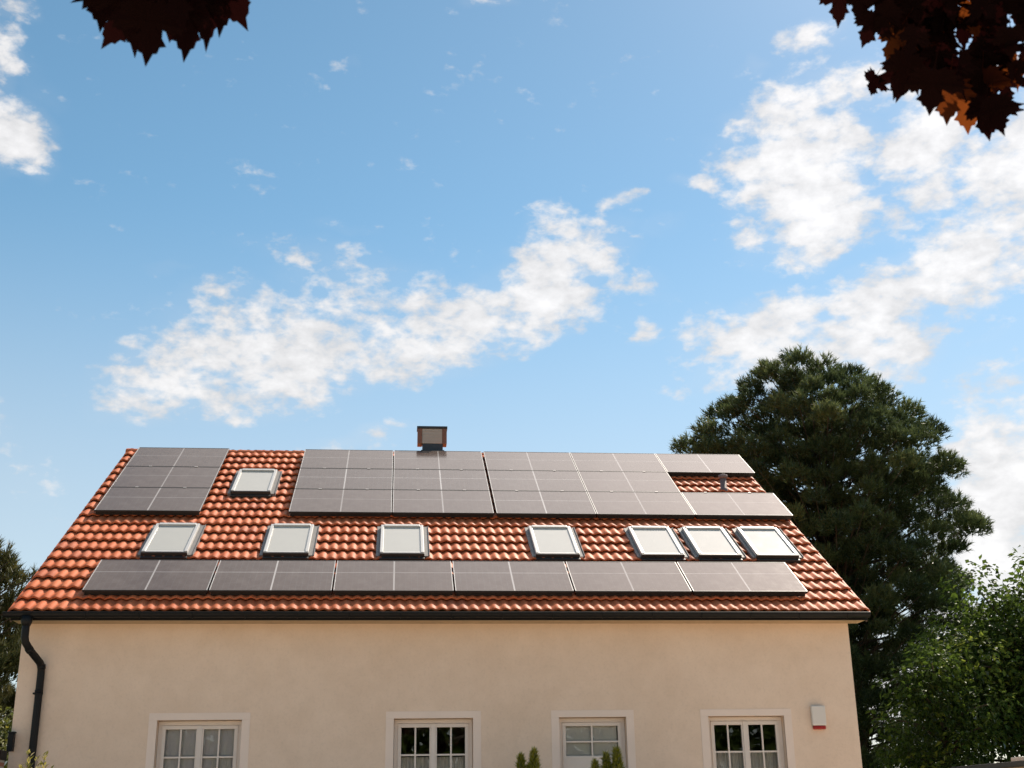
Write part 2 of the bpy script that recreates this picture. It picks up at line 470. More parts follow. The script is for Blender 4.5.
# fascia and gutter
fb = MB(); fb.box(.03, LEN - .03, .025, .05, EZ - .145, EZ - .05)
fb.build('fascia', M['anth'], house)
sb = MB(); sb.box(.05, LEN - .05, .052, WY0 - .002, EZ - .142, EZ - .13)
sb.build('soffit', M['soffit'], house)
def gutter(y0, sgn, zc, parent):
    gb = MB(); n = 14; r = .064
    prof = []
    for k in range(n + 1):
        t = math.pi + math.pi * k / n
        prof.append((y0 + r * math.cos(t) * sgn, zc + r * math.sin(t)))
    bead = [(prof[0][0] - .011 * sgn * math.cos(a), prof[0][1] + .004 + .011 * math.sin(a)) for a in np.linspace(0, 2 * math.pi, 9)[:-1]]
    inner = [(y0 + (r - .004) * math.cos(math.pi + math.pi * k / n) * sgn, zc + (r - .004) * math.sin(math.pi + math.pi * k / n)) for k in range(n, -1, -1)]
    loop = prof + inner
    x0, x1 = -.04, LEN - .03
    for lp in (loop, bead):
        vs = [(x, y, z) for x in (x0, x1) for (y, z) in lp]; L_ = len(lp)
        gb.add(vs, [(i, (i + 1) % L_, L_ + (i + 1) % L_, L_ + i) for i in range(L_)], 0, True)
        gb.add([(x0, y, z) for (y, z) in lp] , [tuple(range(L_))]); gb.add([(x1, y, z) for (y, z) in lp], [tuple(range(L_))])
    for xe in (x0, x1):
        gb.add([(xe, y, z) for (y, z) in prof], [tuple(range(n + 1))])
    o = gb.build('gutter', M['anth'], parent)
    for xj in (3.2, 6.45, 9.7):
        jb = MB(); pts = [(xj, y0 + (r + .002) * math.cos(math.pi + math.pi * j / 12) * sgn, zc + (r + .002) * math.sin(math.pi + math.pi * j / 12)) for j in range(13)]
        vs = [(x_, p_[1], p_[2]) for x_ in (xj - .03, xj + .03) for p_ in pts]
        jb.add(vs, [(i, i + 1, 13 + i + 1, 13 + i) for i in range(12)], 0, True); jb.build('gutter_joint', M['anth'], o)
    for k in range(17):
        hb = MB(); x = .35 + k * .745
        pts = [(x, y0 + (r + .005) * math.cos(math.pi + math.pi * j / 8) * sgn, zc + (r + .005) * math.sin(math.pi + math.pi * j / 8)) for j in range(9)]
        hb.tube(pts, .007, 6)
        hb.build('gutter_bracket', M['anth'], o)
    return o
gut = gutter(-.068, 1, EZ - .060, house)
gutter(DEPTH + .075, -1, EZ - .068, house)
# downpipe at the left end
px, py = .286, -.075
pb = MB()
path = [(px, py, EZ - .12), (px, py, 4.16), (px, py, 4.06), (px + .012, py + .02, 3.99), (px + .05, py + .12, 3.90), (.40, .20, 3.80), (.435, .28, 3.745), (.450, .325, 3.69), (.452, .335, 3.60), (.450, .335, 2.4), (.448, .335, .3), (.448, .25, .12)]
pb.tube(path, .053, 14)
pb.tube([(px, py, EZ - .10), (px, py, EZ - .19), (px, py, EZ - .24)], [.085, .075, .056], 14)
for k in (4, 7): pb.tube([tuple(Vector(path[k]) - (Vector(path[k + 1]) - Vector(path[k - 1])).normalized() * .03), tuple(Vector(path[k]) + (Vector(path[k + 1]) - Vector(path[k - 1])).normalized() * .03)], .058, 14)
dp = pb.build('downpipe', M['anth'], house)
for z in (3.32, 1.6):
    cb = MB(); cb.tube([(.45, .335, z - .015), (.45, .335, z + .015)], .060, 14); cb.box(.372, .392, .315, .40, z - .012, z + .012)
    cb.tube([(.45, .335, z + .015), (.45, .335, z + .05)], .0565, 14)
    cb.build('pipe_clip', M['anth'], dp)

# windows
def frame_ring(mb, x0, x1, z0, z1, w, y0, y1, wb_=None):
    wb_ = wb_ or w
    mb.box(x0, x1, y0, y1, z1 - w, z1, bev=.004); mb.box(x0, x1, y0, y1, z0, z0 + wb_, bev=.004)
    mb.box(x0, x0 + w, y0 + .001, y1 - .001, z0 + wb_, z1 - w, bev=.004); mb.box(x1 - w, x1, y0 + .001, y1 - .001, z0 + wb_, z1 - w, bev=.004)
def cloth(x0, x1, z0, z1, y, amp=.018, per=.085):
    nx = max(8, int((x1 - x0) / per * 8)); mb = MB(); vs = []; fs = []
    for j in range(5):
        for i in range(nx + 1):
            x = x0 + (x1 - x0) * i / nx
            vs.append((x, y + amp * math.sin(2 * math.pi * (x - x0) / per + .6 * math.sin(x * 9)) * (.7 + .1 * j), z0 + (z1 - z0) * j / 4))
    for j in range(4):
        for i in range(nx): fs.append((j * (nx + 1) + i, j * (nx + 1) + i + 1, (j + 1) * (nx + 1) + i + 1, (j + 1) * (nx + 1) + i))
    mb.add(vs, fs, 0, True)
    return mb
yf = WY0 + .125
for wi, (x0, x1, s) in enumerate(WINS):
    fb = MB()
    top = HEAD - .006
    fw = .058
    # roller box strip above the frame, then frame
    frame_ring(fb, x0 + .004, x1 - .004, s + .004, top, fw, yf, yf + .07)
    win = fb.build('window', M['white'], house)
    cb = MB()                                                  # smooth band round the opening, 12 mm proud of the wall
    w = .118; ys, ye = WY0 - .006, WY0 + .02
    cb.box(x0 - w, x1 + w, ys, ye, HEAD, HEAD + w - .018, bev=.004)
    cb.box(x0 - w, x0, ys, ye, s - .002, HEAD, bev=.004); cb.box(x1, x1 + w, ys, ye, s - .002, HEAD, bev=.004)
    cb.build('casing', M['casing'], win)
    if s > 1:
        cb = MB(); cb.box(x0 - .05, x1 + .05, WY0 - .07, yf, s - .035, s + .0, bev=.006); cb.build('sill', M['alu'], win)
    ztop = top - fw - .004
    def sash(a, b, z0, z1, bars_x, bars_z, sw=.052):
        sb_ = MB(); frame_ring(sb_, a, b, z0, z1, sw, yf - .014, yf + .045)
        o = sb_.build('sash', M['white'], win)
        bb = MB()
        for bx in bars_x: bb.box(bx - .012, bx + .012, yf - .004, yf + .03, z0 + sw, z1 - sw)
        for bz in bars_z: bb.box(a + sw, b - sw, yf - .003, yf + .029, bz - .012, bz + .012)
        bb.build('glazing_bar', M['white'], win)
        gb = MB(); gb.box(a + sw - .004, b - sw + .004, yf + .008, yf + .018, z0 + sw - .004, z1 - sw + .004)
        gb.build('pane', M['glass'], win)
    if wi != 2:
        hb_ = MB(); hx = (x0 + x1) / 2; hb_.box(hx - .011, hx + .011, yf - .036, yf - .027, 2.02, 2.06, bev=.003); hb_.box(hx - .008, hx + .008, yf - .055, yf - .038, 1.94, 2.05, bev=.004); hb_.build('handle', M['white'], win)
        xm = (x0 + x1) / 2
        mb = MB(); mb.box(xm - .03, xm + .03, yf - .026, yf - .015, s + fw, ztop, bev=.004); mb.build('mullion', M['white'], win)
        for (a, b) in ((x0 + fw, xm - .002), (xm + .002, x1 - fw)):
            sash(a, b, s + fw, ztop, [(a + b) / 2], [2.435, 2.03])
    else:
        a, b = x0 + fw, x1 - fw
        sash(a, b, s + fw, ztop, [(a + b) / 2], [2.60])
        mb = MB()                                              # lower solid door panel with ribs below the light
        mb.box(a + .05, b - .05, yf - .008, yf + .04, s + .1, 2.40, bev=.004)
        for k in range(12): mb.box(a + .06, b - .06, yf - .014, yf - .009, 2.36 - k * .09, 2.385 - k * .09)
        mb.build('door_panel', M['white'], win)
    yc = yf + .14
    if wi == 0:
        cloth(x0 + .05, x1 - .05, s, HEAD, yc - .075, .004, .12).build('curtain', M['pane_reflection_grey'], win)  # flat grey sheet stands in for the reflection in this pane
        cloth(x1 - .42, x1 - .14, s, 2.42, yc - .088, .006, .09).build('tied_curtain', M['curtain'], win)
    elif wi == 1:
        cloth(x0 + .05, x1 - .05, s, 2.41, yc, .016, .10).build('cafe_curtain', M['curtain'], win)
    elif wi == 2:
        cloth(x0 + .05, x1 - .12, s, HEAD, yc - .085, .002, .3).build('blind', M['blind'], win)
    else:
        cloth(x0 + .05, x1 - .05, s, 2.43, yc, .014, .075).build('cafe_curtain', M['curtain'], win)

# skylights set into the front slope (local: x along eave, y up the slope, z normal)
def local_part(name, mb, mat, parent):
    return mb.build(name, mat, parent)
def make_skylight(u0, v0):
    W, H = .72, 1.27
    f = MB()
    z0, z1 = -.02, .076
    f.box(-W/2, -W/2 + .055, 0, H, z0, z1, bev=.008); f.box(W/2 - .055, W/2, 0, H, z0, z1, bev=.008)
    f.box(-W/2 + .055, W/2 - .055, H - .085, H, z0, z1 + .012, bev=.008); f.box(-W/2 + .055, W/2 - .055, 0, .05, z0, z1 - .012, bev=.006)
    o = f.build('skylight', M['pale_alu'])
    o.parent = house
    o.location = Vector(roofpt(u0, v0, .03)) - BASE[house]
    o.rotation_euler = (AL, 0, 0)
    c = MB(); c.box(-W/2 - .004, W/2 + .004, -.05, -.002, -.05, .070, bev=.012); c.box(-W/2 - .004, W/2 + .004, -.12, -.052, -.04, .012, bev=.006)
    p = c.build('bottom_cover', M['dkbrown']); p.parent = o
    g_ = MB(); g_.box(-W/2 + .056, W/2 - .056, .051, H - .086, .040, .056)
    p = g_.build('pane', M['skyglass']); p.parent = o
    k = MB()
    k.box(-W/2 - .062, -W/2 - .003, -.02, H + .06, -.03, .018); k.box(W/2 + .003, W/2 + .085, -.02, H + .06, -.03, .018)
    k.box(-W/2 - .003, W/2 + .003, H + .003, H + .10, -.03, .02)
    k.box(W/2 + .082, W/2 + .09, -.02, H + .06, -.03, .035)
    p = k.build('flashing', M['lead']); p.parent = o
    return o
SKY_STR = .10; SKY_AIR = 1.0; SKY_DUST = .3; SKY_OZONE = 1.0; SKY_HUE = .480; SKY_SAT = 1.12; SKY_VAL = .85
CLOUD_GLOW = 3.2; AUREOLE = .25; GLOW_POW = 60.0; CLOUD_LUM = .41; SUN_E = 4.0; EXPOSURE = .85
CLOUDS=[
(-10.15,19.18,4.26,1.88,10,1),(-6.25,20.56,5.47,2.28,8,1.05),(-0.93,21.00,5.08,1.75,8,0.9),(3.52,22.21,4.17,1.95,18,1),(7.31,23.55,3.47,2.22,30,1.05),(9.65,25.08,2.53,1.47,20,0.75),(12.09,23.59,1.57,1.01,0,0.55),(-2.76,24.16,5.04,1.56,-8,0.55),(7.39,26.21,1.38,0.92,30,0.6),(-8.50,22.15,2.71,1.13,0,0.6),(20.11,27.20,3.58,3.40,0,1.25),(18.28,26.29,1.80,2.35,0,0.9),(22.01,28.73,2.43,1.77,0,0.85),(20.78,30.87,3.62,1.15,14,0.95),(24.20,31.10,1.83,1.04,10,0.8),(21.88,33.52,2.00,0.87,10,0.75),(26.48,28.04,1.99,2.69,-10,1.05),(24.47,25.51,1.14,1.76,0,0.6),(30.16,26.71,2.04,2.63,0,1.1),(30.71,29.78,2.52,1.68,0,0.7),(17.99,20.64,3.73,1.82,12,1),(14.90,21.11,1.56,1.56,0,0.6),(22.74,21.06,3.57,1.96,18,1.05),(24.10,19.11,2.30,1.59,20,0.8),(27.31,22.88,3.39,2.00,28,1.1),(30.16,24.13,2.56,2.13,20,1),(11.04,27.53,1.19,0.59,0,0.75),(14.88,27.59,1.09,0.64,0,0.65),(11.95,21.06,0.83,0.55,10,0.7),(13.00,26.05,1.19,0.46,-15,0.45),(27.17,17.40,1.30,0.61,10,0.6),(28.54,19.40,1.73,0.43,15,0.35),(28.07,13.38,3.65,3.09,20,1.3),(26.57,10.09,3.01,2.58,0,1.2),(26.66,6.29,5.08,2.54,0,1.1),(22.40,4.83,3.88,2.59,0,1),(-19.11,28.81,1.94,1.52,-30,1.05),(-20.07,31.55,1.17,1.67,0,0.7),(-18.10,30.68,1.69,1.27,-20,0.35),(-20.07,33.82,1.24,0.83,0,0.7),(-2.26,16.50,2.76,0.64,0,0.7),(-11.68,23.53,0.80,0.36,0,0.4),(-3.10,26.42,1.82,0.46,0,0.35),(17.88,32.31,0.80,0.40,0,0.5),(5.23,36.43,1.33,0.35,0,0.6),(-16.92,14.44,2.58,1.08,0,0.35),(-3.14,33.65,0.62,0.36,0,0.3),(40.54,28.44,6.22,3.50,20,1.2),(39.99,17.73,5.87,3.13,10,1.2),(4.26,49.28,6.03,2.41,0,0.7),(-29.62,26.87,6.22,2.72,10,1),(-25.82,16.36,6.43,2.01,0,0.9),(-18, 53, 16, 9, 0, 0.85),(6, 52, 16, 9, 0, 2.0),(30, 52, 16, 10, 0, 2.0),(52, 50, 16, 10, 0, 1.9),(70, 45, 14, 9, 0, 1.6),(20, 66, 26, 8, 0, 1.4),(-45, 55, 16, 8, 0, 1.5),]  # the broad high blobs are an unseen sheet, added to brighten panel reflections
MAPLE_LEAVES=[
(4.92, -16.296, 3.06, 4.914, -16.243, 2.985),(4.962, -16.336, 3.045, 4.973, -16.266, 2.95),(5.021, -16.341, 2.985, 5.01, -16.28, 2.893),(4.976, -16.241, 3.092, 4.948, -16.171, 2.983),(5.071, -16.302, 3.033, 5.077, -16.233, 2.935),(5.029, -16.203, 3.142, 5.014, -16.135, 3.043),(5.089, -16.271, 3.08, 5.109, -16.199, 2.985),(5.122, -16.235, 3.125, 5.119, -16.17, 3.035),(5.147, -16.278, 3.104, 5.178, -16.233, 3.05),(5.062, -16.407, 3.0, 5.072, -16.346, 2.92),(5.102, -16.202, 3.161, 5.159, -16.133, 3.079),(6.411, -16.099, 3.305, 6.415, -16.035, 3.218),(6.412, -16.17, 3.223, 6.415, -16.126, 3.164),(6.494, -16.083, 3.235, 6.464, -16.026, 3.176),(6.563, -16.05, 3.236, 6.533, -15.983, 3.162),(6.565, -16.062, 3.159, 6.538, -15.99, 3.073),(6.669, -15.908, 3.242, 6.637, -15.85, 3.18),(6.573, -16.136, 3.071, 6.572, -16.075, 2.98),(6.643, -16.061, 3.1, 6.647, -16.0, 3.004),(6.72, -15.988, 3.126, 6.728, -15.929, 3.027),(6.711, -16.068, 3.054, 6.723, -16.014, 2.96),(6.799, -15.987, 3.157, 6.823, -15.954, 3.086),(6.699, -16.107, 3.024, 6.727, -16.068, 2.938),(6.771, -16.08, 3.119, 6.804, -16.056, 3.056),(6.531, -16.105, 3.241, 6.484, -16.052, 3.2),(6.536, -16.17, 3.144, 6.518, -16.116, 3.082),(6.653, -16.024, 3.228, 6.656, -15.963, 3.14),(6.633, -16.138, 3.122, 6.638, -16.07, 3.02),(6.735, -16.031, 3.176, 6.739, -15.966, 3.077),(6.738, -16.159, 3.162, 6.752, -16.118, 3.092),(6.671, -15.994, 3.357, 6.665, -15.926, 3.271),(6.733, -16.004, 3.326, 6.738, -15.941, 3.237),(6.755, -16.114, 3.272, 6.768, -16.063, 3.194),(6.522, -16.042, 3.34, 6.534, -15.988, 3.261),(6.615, -16.001, 3.403, 6.619, -15.936, 3.316),(6.636, -16.137, 3.299, 6.647, -16.072, 3.207),(6.81, -16.105, 3.308, 6.829, -16.049, 3.219),(6.778, -15.996, 3.281, 6.802, -15.942, 3.187),(6.466, -16.115, 3.294, 6.46, -16.064, 3.231),(6.824, -16.081, 3.172, 6.841, -16.028, 3.081),]
MAPLE_FILL=[
((6.563, -16.048, 3.322),(6.826, -16.149, 3.26),13,0.045),((6.601, -15.971, 3.284),(6.841, -16.067, 3.233),11,0.045),((6.609, -15.985, 3.206),(6.823, -16.085, 3.179),12,0.045),((6.662, -15.942, 3.201),(6.798, -15.989, 3.16),5,0.045),((4.975, -16.276, 3.137),(5.092, -16.263, 3.154),8,0.045),]
proto = make_skylight(2.80, 5.07)
for u in (1.80, 3.715, 5.58, 8.13, 9.88, 10.845, 11.825):
    c = proto.copy(); COL.objects.link(c); c.parent = house
    c.location = Vector(roofpt(u, 2.03, .03)) - BASE[house]
    for ch in list(proto.children):
        d = ch.copy(); COL.objects.link(d); d.parent = c

# chimney just behind the ridge: shaft, hood with rust sides, pale recessed face
cx0, cx1 = 5.895, 6.512; cy0, cy1 = 6.76, 7.02
cb = MB(); cb.box(6.0, 6.43, cy0 + .02, cy1 - .02, RIDGE_Z - .6, 9.03, bev=.006)
cb.box(5.97, 6.46, cy0 - .02, cy1 + .02, RIDGE_Z - .3, 8.86, bev=.006)
chim = cb.build('chimney', M['slate'], house)
for xa in (cx0, cx1 - .095):
    cb = MB(); cb.box(xa, xa + .095, cy0, cy1, 9.0, 9.333, bev=.006); cb.build('hood_side', M['rust'], chim)
cb = MB(); cb.box(cx0 - .012, cx1 + .012, cy0 - .012, cy1 + .012, 9.335, 9.385, bev=.006); cb.build('hood_top', M['dkbrown'], chim)
cb = MB(); cb.box(cx0 + .097, cx1 - .097, cy0 + .012, cy1 - .012, 9.01, 9.333, bev=.004)
for k in range(4): cb.box(cx0 + .1, cx1 - .1, cy0 + .006, cy0 + .011, 9.06 + k * .07, 9.066 + k * .07)
cb.build('hood_face', M['beige'], chim)

# vent pipe low on the upper right of the slope
vx, vy, vz = roofpt(11.84, 5.62, 0)
vb = MB(); vb.tube([(vx, vy, vz - .1), (vx, vy, vz + .03), (vx, vy, vz + .04), (vx, vy, vz + .24)], [.085, .085, .062, .062], 14)
vp = vb.build('vent_pipe', M['ventm'], house)
vb = MB(); vb.tube([(vx, vy, vz + .24), (vx, vy, vz + .25), (vx, vy, vz + .31), (vx, vy, vz + .325)], [.06, .088, .088, .05], 14)
vb.build('vent_cap', M['ventm'], vp)

# ------------------------------------------------------------------ solar panels
PH = .088        # height of the panel underside above the tile plane
TH = .034
def make_panel(W, H, label, group, clamps=True):
    root = empty('solar_panel', (0, 0, 0), label, 'solar panel', group)
    f = MB(); lip = .013
    for (a, b, c, d) in ((-W/2, W/2, 0, lip), (-W/2, W/2, H - lip, H), (-W/2, -W/2 + lip, lip, H - lip), (W/2 - lip, W/2, lip, H - lip)):
        horizontal = (b - a) > .5
        f.box(a, b, c, d, 0, TH - .004, 1)
        f.box(a, b, c, d, TH - .004, TH, 1 if horizontal else 0)  # pale upright lips over black sides: glint and shade put into the frame colour
    f.build('frame', [M['alu'], M['black']], root)
    g_ = MB(); g_.box(-W/2 + lip + .0005, W/2 - lip - .0005, lip + .0005, H - lip - .0005, TH - .012, TH - .003)
    g_.build('glass', M['cells'], root)
    r_ = MB()
    for y in (.055, .80 * H): r_.box(-W/2 + .02, W/2 - .02, y - .025, y + .025, -.062, -.001)  # lower rail set forward and deepened as a black strip for the gap shade
    r_.build('rail_with_gap_shade', M['black'], root)
    for x in ((-.24 * W, .24 * W) if clamps else ()):
        c_ = MB(); c_.box(x - .028, x + .028, H - .014, H + .012, TH + .001, TH + .006); c_.box(x - .012, x + .012, H + .001, H + .011, 0, TH + .001)
        c_.build('clamp', M['alu'], root)
    return root
def place(proto, first, u, v, label, group, clamps=True):
    if first: r = proto
    else:
        r = proto.copy(); COL.objects.link(r)
        for ch in list(proto.children):
            if not clamps and ch.name.startswith('clamp'): continue
            d = ch.copy(); COL.objects.link(d); d.parent = r
    r.location = roofpt(u, v, PH); r.rotation_euler = (AL, 0, 0)
    tag(r, label, None, group)
GU = 'solar panels of the upper arrays'
GB = 'solar panels of the row above the gutter'
upper = make_panel(1.795, 1.252, 'x', GU)
lower = make_panel(1.795, 1.19, 'x', GB, False)
V3 = [3.880, 5.140, 6.400]
first = True
names = ['bottom', 'middle', 'top']
def put(u, k, label):
    global first
    place(upper, first, u, V3[k], label, GU, k < 2); first = False
put(1.170, 0, 'solar panel lowest of the stack of three beside the left roof edge')
put(1.170, 1, 'solar panel in the middle of the stack of three beside the left roof edge')
put(1.170, 2, 'solar panel topmost of the stack of three beside the left roof edge')
for k in range(3):
    put(4.495, k, '%s left solar panel of the block of six below the chimney' % names[k])
    put(6.310, k, '%s right solar panel of the block of six below the chimney' % names[k])
for k in range(3):
    put(8.155, k, '%s solar panel just right of the dark vertical gap between the big blocks' % names[k])
put(9.965, 0, 'bottom row solar panel second from the right end, above the middle right skylights')
put(9.965, 1, 'middle row solar panel ending left of the bare tiles round the vent pipe')
put(9.965, 2, 'top row solar panel second from the right end of the ridge')
put(11.775, 0, 'solar panel below the vent pipe, at the right roof edge')
put(11.775, 2, 'solar panel above the vent pipe, at the right end of the ridge')
lab = ['leftmost solar panel of the single row above the gutter', 'second solar panel from the left in the row above the gutter',
       'third solar panel from the left in the row above the gutter, below a skylight', 'third solar panel from the right in the row above the gutter',
       'second solar panel from the right in the row above the gutter', 'rightmost solar panel of the single row above the gutter']
for i in range(6):
    place(lower, i == 0, 1.815 + i * 1.8215, .425, lab[i], GB)

# ------------------------------------------------------------------ small things on and by the house
al = empty('alarm_box', (11.83, WY0, 2.74), 'white alarm siren box with a red lens on the cream wall', 'alarm')
b = MB(); b.box(11.722, 11.938, WY0 - .075, WY0 - .002, 2.79, 3.08, bev=.018); b.build('body', M['plast'], al)
b = MB(); b.box(11.735, 11.925, WY0 - .07, WY0 - .004, 2.735, 2.789, bev=.016); b.build('lens', M['redlens'], al)

gw = empty('garden_wall', (-2.6, .0, 0), 'brick garden wall with dark coping beside the left house corner', 'wall')
b = MB(); b.box(-6.0, .15, -.12, .12, 0, 2.40); b.build('brickwork', M['brick'], gw)
b = MB(); b.box(-6.05, .165, -.16, .16, 2.402, 2.53, bev=.01); b.build('coping', M['anth'], gw)
wbx = empty('wall_box', (.15, WY0, 2.5), 'small dark box fixed to the front wall at the left house corner', 'wall box')
gp = MB(); gp.box(.112, .190, .27, .37, 2.53, 2.775, bev=.008); gp.box(.105, .197, .262, .376, 2.777, 2.795, bev=.004); gp.build('body', M['anth'], wbx)
gp = MB(); gp.box(.130, .175, .371, .398, 2.58, 2.72, bev=.004); gp.build('bracket', M['anth'], wbx)

ga = empty('garage', (19, 5, 0), 'low beige garage with a dark roof edge under the trees', 'garage')
b = MB(); b.box(17.05, 21, 2.2, 7.4, 0, 2.30); b.build('wall', M['garage'], ga)
b = MB(); b.box(16.98, 21.1, 2.1, 7.5, 2.302, 2.40, bev=.008); rf = b.build('roof', M['dkbrown'], ga)
b = MB(); b.box(17.25, 21.0, 2.4, 5.4, 2.42, 2.49, bev=.01); b.build('roof_trim', M['white'], ga)

# ------------------------------------------------------------------ foliage
def unit(v): return v / np.linalg.norm(v, axis=-1, keepdims=True)
def rand_unit(n):
    return unit(rng.normal(size=(n, 3)))
def needles(P, D, R_, n, length, width, spread):
    """tufts of thin needle triangles at P pointing along D"""
    N = len(P)
    P = np.repeat(P, n, 0); D = np.repeat(D, n, 0); R2 = np.repeat(R_, n)
    back = rng.random(len(P)) * length * 1.1
    d = unit(D + rng.normal(size=P.shape) * spread)
    side = unit(np.cross(d, rand_unit(len(P))))
    L_ = length * (.7 + .6 * rng.random((len(P), 1)))
    o = P - D * (back[:, None] * .8)
    a = o - side * width * .5; b = o + side * width * .5; c = o + d * L_
    V = np.stack([a, b, c], 1).reshape(-1, 3)
    F = np.arange(len(V)).reshape(-1, 3)
    return V, F, np.repeat(np.clip(R2 + rng.normal(size=len(R2)) * .1, 0, 1), 3)
def leaves(P, Nrm, Dir, R_, size, aspect=.62):
    """one folded leaf (two triangles pairs -> quad diamonds) at each P"""
    s = size * (.65 + .7 * rng.random((len(P), 1)))
    d = unit(Dir - Nrm * (Dir * Nrm).sum(1, keepdims=True)); w = np.cross(d, Nrm)
    a = P; c = P + d * s - Nrm * s * .12
    m_ = P + d * s * .45
    b = m_ + w * s * aspect * .5 + Nrm * s * .08; e = m_ - w * s * aspect * .5 + Nrm * s * .08
    V = np.stack([a, b, c, e], 1).reshape(-1, 3)
    F = np.arange(len(V)).reshape(-1, 4)
    return V, F, np.repeat(R_, 4)

def pine(name, label, axis, base, prof, shift, n_pads, tufts, mat, pad_r=(.45, .9), nl=.24, nw=.022, nn=14, low=None, trunk_r=.32, up=.55, spread=.55, extra=None, thin=False):
    """prof: list of (z, radius); shift(z) -> axis offset"""
    ax = np.array(axis, float)
    root = empty(name, (ax[0], ax[1], 0), label, 'tree')
    zs = np.array([p[0] for p in prof]); rs = np.array([p[1] for p in prof])
    top = zs.max()
    tb = MB(); k = 9
    pts = [(ax[0] + shift(z) * .6 + .08 * math.sin(z * 1.3), ax[1] + .06 * math.cos(z), z) for z in np.linspace(base, top - .5, k)]
    tb.tube([(pts[0][0], pts[0][1], 0)] + pts, [trunk_r * 1.15] + [trunk_r * (1 - .85 * i / (k - 1)) for i in range(k)], 10)
    tb.build('trunk', M['bark'], root)
    # pads over the envelope, weighted to area
    w = np.interp(np.linspace(zs.min(), top, 200), zs, rs) + .25
    zz = np.linspace(zs.min(), top, 200); w = w * np.interp(zz / top, [0, .38, .55], [.35, .42, 1.0]) if thin else w; cdf = np.cumsum(w) / w.sum()
    C = []; PR = []
    tries = 0
    while len(C) < n_pads and tries < n_pads * 14:
        tries += 1
        z = np.interp(rng.random(), cdf, zz)
        r = np.interp(z, zs, rs)
        t = rng.random() * 2 * math.pi
        q = 1.0 if rng.random() < .68 else math.sqrt(rng.random()) * .9
        lump = .90 + .09 * math.sin(4 * t + z * 1.7) + .08 * math.sin(5 * t - z * 2.3)
        rr = r * q * lump
        cand = (ax[0] + shift(z) + rr * math.cos(t), ax[1] + rr * math.sin(t), z + .25 * (1 - q))
        if thin and C and (np.linalg.norm(np.array(C) - np.array(cand), axis=1) < .74).any(): continue
        C.append(cand)
        PR.append(pad_r[0] + (pad_r[1] - pad_r[0]) * rng.random() * (.65 + .35 * min(1, r / rs.max())))
    if extra is not None:
        for (x, y, z, r) in extra: C.append((x, y, z)); PR.append(r)
    C = np.array(C); PR = np.array(PR)
    lb = MB()
    for c_, r_ in zip(C, PR):
        z0 = max(base + .3, c_[2] - .25 * math.hypot(c_[0] - ax[0], c_[1] - ax[1]) - .4)
        f = Vector((ax[0] + shift(z0) * .6, ax[1], z0)); t = Vector(c_)
        mid = (f + t) / 2 - Vector((0, 0, .25))
        lb.tube([f, mid, t], [.035, .022, .01], 5, cap=False)
    lb.build('branches', M['bark'], root)
    P = []; D = []; RR = []
    for c_, r_ in zip(C, PR):
        n = int(tufts * (r_ / .7) ** 2 * (.8 + .4 * rng.random()))
        o = np.array([c_[0] - ax[0] - shift(c_[2]), c_[1] - ax[1], 0]); o = o / (np.linalg.norm(o) + 1e-6)
        u = rand_unit(n)
        u[:, 2] = np.where(u[:, 2] < -.35, -u[:, 2] * .6, u[:, 2])
        sc = r_ * (.35 + .65 * rng.random((n, 1)) ** .5)
        p = c_ + u * sc * np.array([1.0, 1.0, .95])
        P.append(p); D.append(unit(u * .6 + np.array([0, 0, up]) + o * .35))
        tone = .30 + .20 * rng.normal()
        RR.append(np.clip(tone + .30 * u[:, 2] + .13 * rng.normal(size=n), 0, 1))  # clump lighting put into the needle colour: paler pad tops, uneven pads
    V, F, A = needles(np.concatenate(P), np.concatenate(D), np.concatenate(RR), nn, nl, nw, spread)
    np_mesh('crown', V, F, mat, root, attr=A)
    return root

big_prof = [(1.6, .8), (2.6, 1.6), (4.0, 2.6), (5.5, 3.2), (7.4, 3.6), (9.4, 3.95), (10.6, 4.1), (11.5, 3.8), (12.3, 3.45), (13.0, 2.9), (13.8, 2.1), (14.4, 1.2), (14.85, .3)]
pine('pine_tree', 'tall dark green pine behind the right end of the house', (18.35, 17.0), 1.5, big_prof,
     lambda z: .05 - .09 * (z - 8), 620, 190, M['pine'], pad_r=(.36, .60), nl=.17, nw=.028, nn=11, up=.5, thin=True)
# conifer far left behind the house: narrow upright leaders
pine('conifer_tree', 'brownish green conifer with upright shoots behind the left roof edge', (-6.6, 16.0), 1.0,
     [(1.5, 1.8), (3, 2.7), (5, 2.9), (6.3, 2.7), (7.3, 2.2), (8.0, 1.5), (8.6, .8)], lambda z: 0.0, 230, 60, M['pine2'], pad_r=(.45, .75), nl=.22, nw=.034, nn=12, up=1.3, spread=.4, trunk_r=.22,
     extra=[(-4.5 + .12 * math.sin(k), 15, 7.0 + .28 * k, .30 - .035 * k) for k in range(5)] + [(-3.95, 15.1, 6.7 + .27 * k, .28 - .035 * k) for k in range(5)] + [(-5.1, 15, 6.6 + .27 * k, .34 - .03 * k) for k in range(4)])

